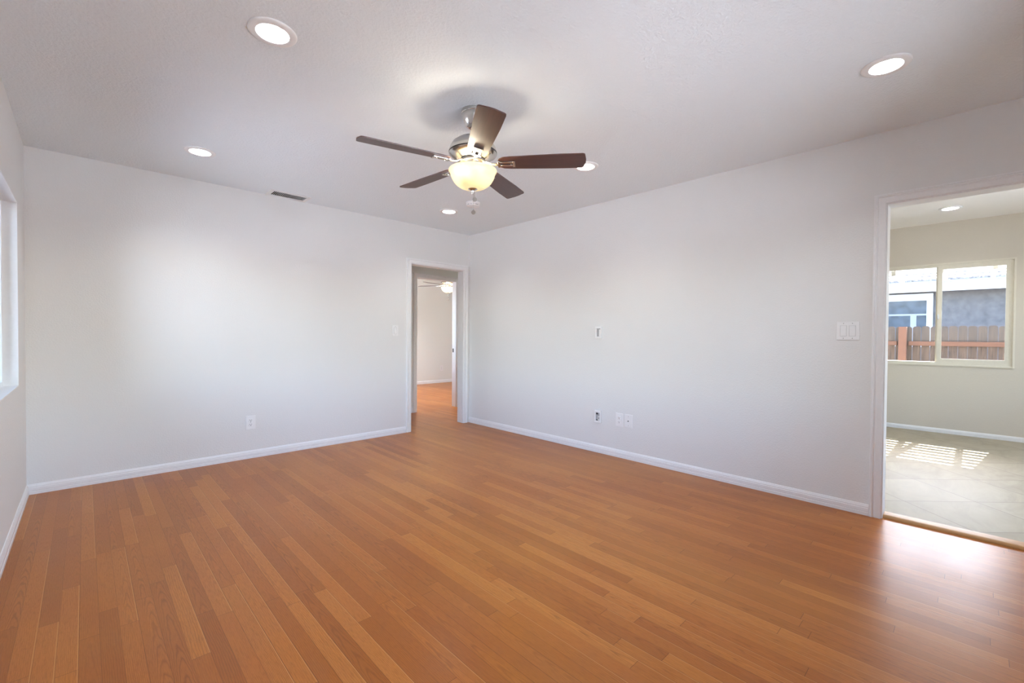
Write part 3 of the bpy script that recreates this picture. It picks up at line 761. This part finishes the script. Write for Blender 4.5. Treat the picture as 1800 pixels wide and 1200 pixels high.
# ------------------------------------------------------------------ switches, outlets, plates (local: faces -Y, width on X)
def plate(root, w, h, t=0.006, holes=()):
    if not holes:
        bm = bbox(-w / 2, w / 2, -t, 0, -h / 2, h / 2, 0.0018)
    else:
        bm = bmesh.new(); slab(bm, 'y', -t, 0.0, (-w / 2, w / 2), (-h / 2, h / 2), holes)
    return link('cover_plate', bm, M['plastic'], root)
def screw(root, x, z, y=-0.0062):
    bm = bmesh.new(); lathe(bm, [(0.0, 0.0012), (0.0026, 0.0008), (0.003, 0.0), (0.0, 0.0)], 12)
    bmesh.ops.rotate(bm, verts=bm.verts, cent=(0, 0, 0), matrix=Matrix.Rotation(PI / 2, 3, 'X'))
    return link('screw', bm, M['screw_and_shade_grey'], root, loc=(x, y, z))
def rocker(root, x, up=True):
    bm = bmesh.new(); s_ = 1 if up else -1
    prof = [(-0.0335, -0.005), (-0.0335, -0.0085 - 0.0022 * s_), (0.0, -0.0078), (0.0335, -0.0085 + 0.0022 * s_), (0.0335, -0.005)]
    A = [bm.verts.new((x - 0.0162, y, z)) for z, y in prof]; B = [bm.verts.new((x + 0.0162, y, z)) for z, y in prof]
    for j in range(5): bm.faces.new((A[j], A[(j + 1) % 5], B[(j + 1) % 5], B[j]))
    bm.faces.new(A); bm.faces.new(list(reversed(B)))
    o = link('rocker', bm, M['plastic'], root)
    bm = bmesh.new()
    for q in ((x - 0.0178, x - 0.0164, -0.035, 0.035), (x + 0.0164, x + 0.0178, -0.035, 0.035), (x - 0.0178, x + 0.0178, -0.0352, -0.0340), (x - 0.0178, x + 0.0178, 0.0340, 0.0352)):
        box(bm, q[0], q[1], -0.0066, -0.0055, q[2], q[3])
    link('gap', bm, M['screw_and_shade_grey'], o)
def receptacle(root, z, x=0.0):
    bm = bbox(x - 0.0168, x + 0.0168, -0.0085, -0.004, z - 0.0140, z + 0.0140, 0.002)
    o = link('receptacle', bm, M['plastic'], root)
    bm = bmesh.new()
    box(bm, x - 0.0078, x - 0.0052, -0.0089, -0.0080, z + 0.000, z + 0.0085); box(bm, x + 0.0052, x + 0.0078, -0.0089, -0.0080, z + 0.0005, z + 0.0080)
    box(bm, x - 0.003, x + 0.003, -0.0089, -0.0080, z - 0.0090, z - 0.0035)
    link('slot', bm, M['slot'], o)

def outlet(label, loc, rot, group='duplex outlets'):
    r = thing('power_outlet', label, 'outlet', loc, rot, group)
    plate(r, 0.078, 0.126); receptacle(r, 0.0195); receptacle(r, -0.0195); screw(r, 0, 0, -0.0060)
    return r
RB = -PI / 2
out_a = outlet('white duplex outlet low on the back wall', (-2.545, 0, 0.328), 0.0)
dup(out_a, (0, -2.282, 0.354), 'white duplex outlet on the right wall, left of the coax plate', RB)
dup(out_a, (2.496, 4.22, 0.345), 'white outlet low on the bedroom wall through the doorway', 0.0)

r = thing('light_switch', 'single white rocker switch left of the hall doorway', 'light switch', (-1.078, 0, 1.188))
plate(r, 0.076, 0.120); rocker(r, 0.0, True); screw(r, 0, 0.048); screw(r, 0, -0.048)
r = thing('light_switch', 'double white rocker switch left of the kitchen doorway', 'light switch', (0, -4.014, 1.190), RB)
plate(r, 0.122, 0.120); rocker(r, -0.024, True); rocker(r, 0.024, False)
for x in (-0.024, 0.024): screw(r, x, 0.049); screw(r, x, -0.049)

# recessed media plates: a shallow raised frame; a flat grey sheet paints the open box's shade
def media_plate(label, z, parts):
    r = thing('media_plate', label, 'wall plate', (0, -2.040, z), RB, 'recessed media plates')
    plate(r, 0.072, 0.116, 0.014, [(-0.024, 0.024, -0.040, 0.040)])
    bm = bmesh.new(); box(bm, -0.024, 0.024, -0.003, -0.0005, -0.040, 0.040); link('recess', bm, M['screw_and_shade_grey'], r)
    if parts:
        bm = bbox(0.000, 0.023, -0.010, -0.003, -0.036, 0.006, 0.0015); o = link('receptacle', bm, M['plastic'], r)
        bm = bmesh.new(); box(bm, 0.004, 0.020, -0.0106, -0.0098, -0.008, -0.003); box(bm, 0.004, 0.020, -0.0106, -0.0098, -0.022, -0.016); link('slot', bm, M['slot'], o)
        bm = bmesh.new(); box(bm, -0.022, -0.002, -0.0042, -0.0028, 0.020, 0.038); link('cable_slot', bm, M['slot'], r); bm = bmesh.new(); box(bm, -0.022, -0.004, -0.0042, -0.0028, -0.039, -0.030); link('cable_slot', bm, M['slot'], r)
    else:
        bm = bbox(0.006, 0.023, -0.011, -0.003, -0.039, 0.030, 0.002); link('brush_insert', bm, M['plastic'], r)
media_plate('white cable plate with a grey opening, alone at mid height on the right wall', 1.178, False)
media_plate('white cable plate with an open box, low on the right wall left of the outlet', 0.352, True)
r = thing('coax_plate', 'white plate with one dark coax jack, rightmost of the low plates', 'wall plate', (0, -2.380, 0.356), RB)
plate(r, 0.080, 0.122); screw(r, 0, 0.042); screw(r, 0, -0.042)
bm = bmesh.new(); lathe(bm, [(0.0, 0.010), (0.0042, 0.010), (0.0048, 0.0), (0.0, 0.0)], 16)
bmesh.ops.rotate(bm, verts=bm.verts, cent=(0, 0, 0), matrix=Matrix.Rotation(PI / 2, 3, 'X'))
j = link('coax_jack', bm, M['slot'], r, 35, (0, -0.0055, 0)); j['label'] = 'dark metal coax jack'

# ------------------------------------------------------------------ outside the kitchen window
GZ = -0.12
bm = bmesh.new(); box(bm, -40, 40, -40, 40, GZ - 0.1, GZ)
tag(link('ground', bm, M['concrete']), 'pale concrete yard around the house', 'ground', kind='structure')

XF = 6.5
fence = thing('fence', 'dog-eared cedar picket fence outside the kitchen window', 'fence', (XF, -4.3, GZ))
fz = -GZ
PITCH = 0.1095
k = 0; yy = -3.849
ys = [yy - PITCH * i for i in range(-12, 22)]
for yc in ys:
    y0 = yc - PITCH + 0.004 - (-4.3); y1 = yc - 0.004 - (-4.3)
    top = 1.338 + random.uniform(-0.006, 0.006) + fz; e = 0.022
    bm = bmesh.new()
    pts = [(y0, 0.03), (y1, 0.03), (y1, top - e), (y1 - e, top), (y0 + e, top), (y0, top - e)]
    A = [bm.verts.new((0.0, a, b)) for a, b in pts]; B = [bm.verts.new((0.016, a, b)) for a, b in pts]
    bm.faces.new(A); bm.faces.new(list(reversed(B)))
    for i in range(6): bm.faces.new((A[i], A[(i + 1) % 6], B[(i + 1) % 6], B[i]))
    link('picket', bm, M['fence_picket'], fence)
for (a, b) in ((-6.0, -3.800), (-3.655, -2.6)):
    for z in (1.052, 0.25):
        bm = bbox(-0.038, 0.0, a + 4.3, b + 4.3, z - 0.037 + fz, z + 0.037 + fz, 0.003, 1); link('rail', bm, M['fence_rail'], fence)
for yc in (-3.729, -6.05):
    bm = bbox(-0.105, -0.001, yc - 0.053 + 4.3, yc + 0.053 + 4.3, 0.0, 1.332 + fz, 0.004, 1); link('post', bm, M['fence_new'], fence)

# patio rafters and slats that stripe the sunlight
pc = thing('patio_cover', 'white slatted patio cover with exposed rafter ends above the kitchen window', 'patio cover', (XK + 0.125, -4.3, 1.94))
for yc in (-2.515, -2.96, -3.405, -3.85, -4.295, -4.74, -5.185, -5.63, -6.075):
    bm = bmesh.new(); L_ = 1.09
    pts = [(0.0, 0.0), (L_ - 0.03, 0.0), (L_, 0.03), (L_, 0.14), (0.0, 0.14)]
    A = [bm.verts.new((a, yc + 4.3 - 0.021, b)) for a, b in pts]; B = [bm.verts.new((a, yc + 4.3 + 0.021, b)) for a, b in pts]
    bm.faces.new(A); bm.faces.new(list(reversed(B)))
    for i in range(5): bm.faces.new((A[i], A[(i + 1) % 5], B[(i + 1) % 5], B[i]))
    link('rafter', bm, M['rafter'], pc)
for i in range(-1, 7):
    xc = 4.0975 + 0.1395 * i - (XK + 0.125)
    bm = bbox(xc - 0.0425, xc + 0.0425, -2.1 + 0.2, 2.0, 0.14, 0.16, 0.002, 1); link('slat', bm, M['rafter'], pc)

# neighbour's house
NX = 9.5
nh = thing('neighbor_house', 'blue grey stucco house with white eave behind the fence', 'house', (NX, -4.0, GZ))
oz = -GZ; Y0 = 4.0
bm = bmesh.new(); slab(bm, 'x', 0.0, 0.25, (-5.0, 6.5), (0.0, 2.40 + oz), [(-4.75 + Y0 + 0.0 + 0.0, -4.75 + Y0 + 0.0 + 0.0001, 0.0, 0.001)])
link('wall', bm, M['stucco'], nh)
bm = bbox(-0.03, 0.02, -0.0 + 0.05, 2.0, 0.95 + oz, 2.104 + oz, 0.004, 1)
# window: a framed unit, right edge at y=-3.949, opening further left
bm.free()
wy0, wy1, wz0, wz1 = -3.949 + Y0, -2.35 + Y0, 0.95 + oz, 2.104 + oz
bm = bmesh.new(); fwid = 0.101
box(bm, -0.045, 0.0, wy0, wy0 + fwid, wz0, wz1); box(bm, -0.045, 0.0, wy1 - fwid, wy1, wz0, wz1)
box(bm, -0.045, 0.0, wy0 + fwid, wy1 - fwid, wz1 - 0.15, wz1); box(bm, -0.045, 0.0, wy0 + fwid, wy1 - fwid, wz0, wz0 + 0.10)
wfr = link('window_frame', bm, M['far_frame'], nh)
bm = bmesh.new(); box(bm, -0.02, -0.004, wy0 + fwid, wy1 - fwid, wz0 + 0.10, wz1 - 0.15); link('pane', bm, M['far_glass'], wfr)
bm = bmesh.new(); box(bm, -0.032, -0.021, wy0 + fwid, wy1 - fwid, 1.63 + oz, 1.668 + oz); box(bm, -0.032, -0.021, wy0 + fwid + 0.16, wy0 + fwid + 0.26, wz0 + 0.10, 1.63 + oz); link('mullion', bm, M['gutter'], wfr)
# eave: soffit, fascia, gutter, roof
EX = -0.35
bm = bmesh.new(); box(bm, EX, EX + 0.03, -5.2, 6.7, 2.118 + oz, 2.300 + oz); link('fascia', bm, M['fascia'], nh)
bm = bmesh.new(); box(bm, EX + 0.03, 0.0, -5.2, 6.7, 2.14 + oz, 2.155 + oz); link('soffit', bm, M['fascia'], nh)
bm = bmesh.new(); box(bm, EX - 0.03, EX + 0.03, -5.2, 6.7, 2.300 + oz, 2.345 + oz); link('drip_edge', bm, M['gutter'], nh)
bm = bmesh.new()
for i in range(14):
    xa = EX - 0.03 + i * 0.25; za = 2.360 + oz + i * 0.085
    box(bm, xa, xa + 0.27, -5.2, 6.7, za - 0.02, za + 0.022)
    for q in list(bm.verts)[-8:]:
        if q.co.x > xa + 0.1: q.co.z += 0.075
link('roof', bm, M['shingle'], nh)
bm = bmesh.new(); box(bm, 0.25, 6.0, -5.0, 6.5, 0.0, 2.38 + oz); link('house_body', bm, M['stucco'], nh)
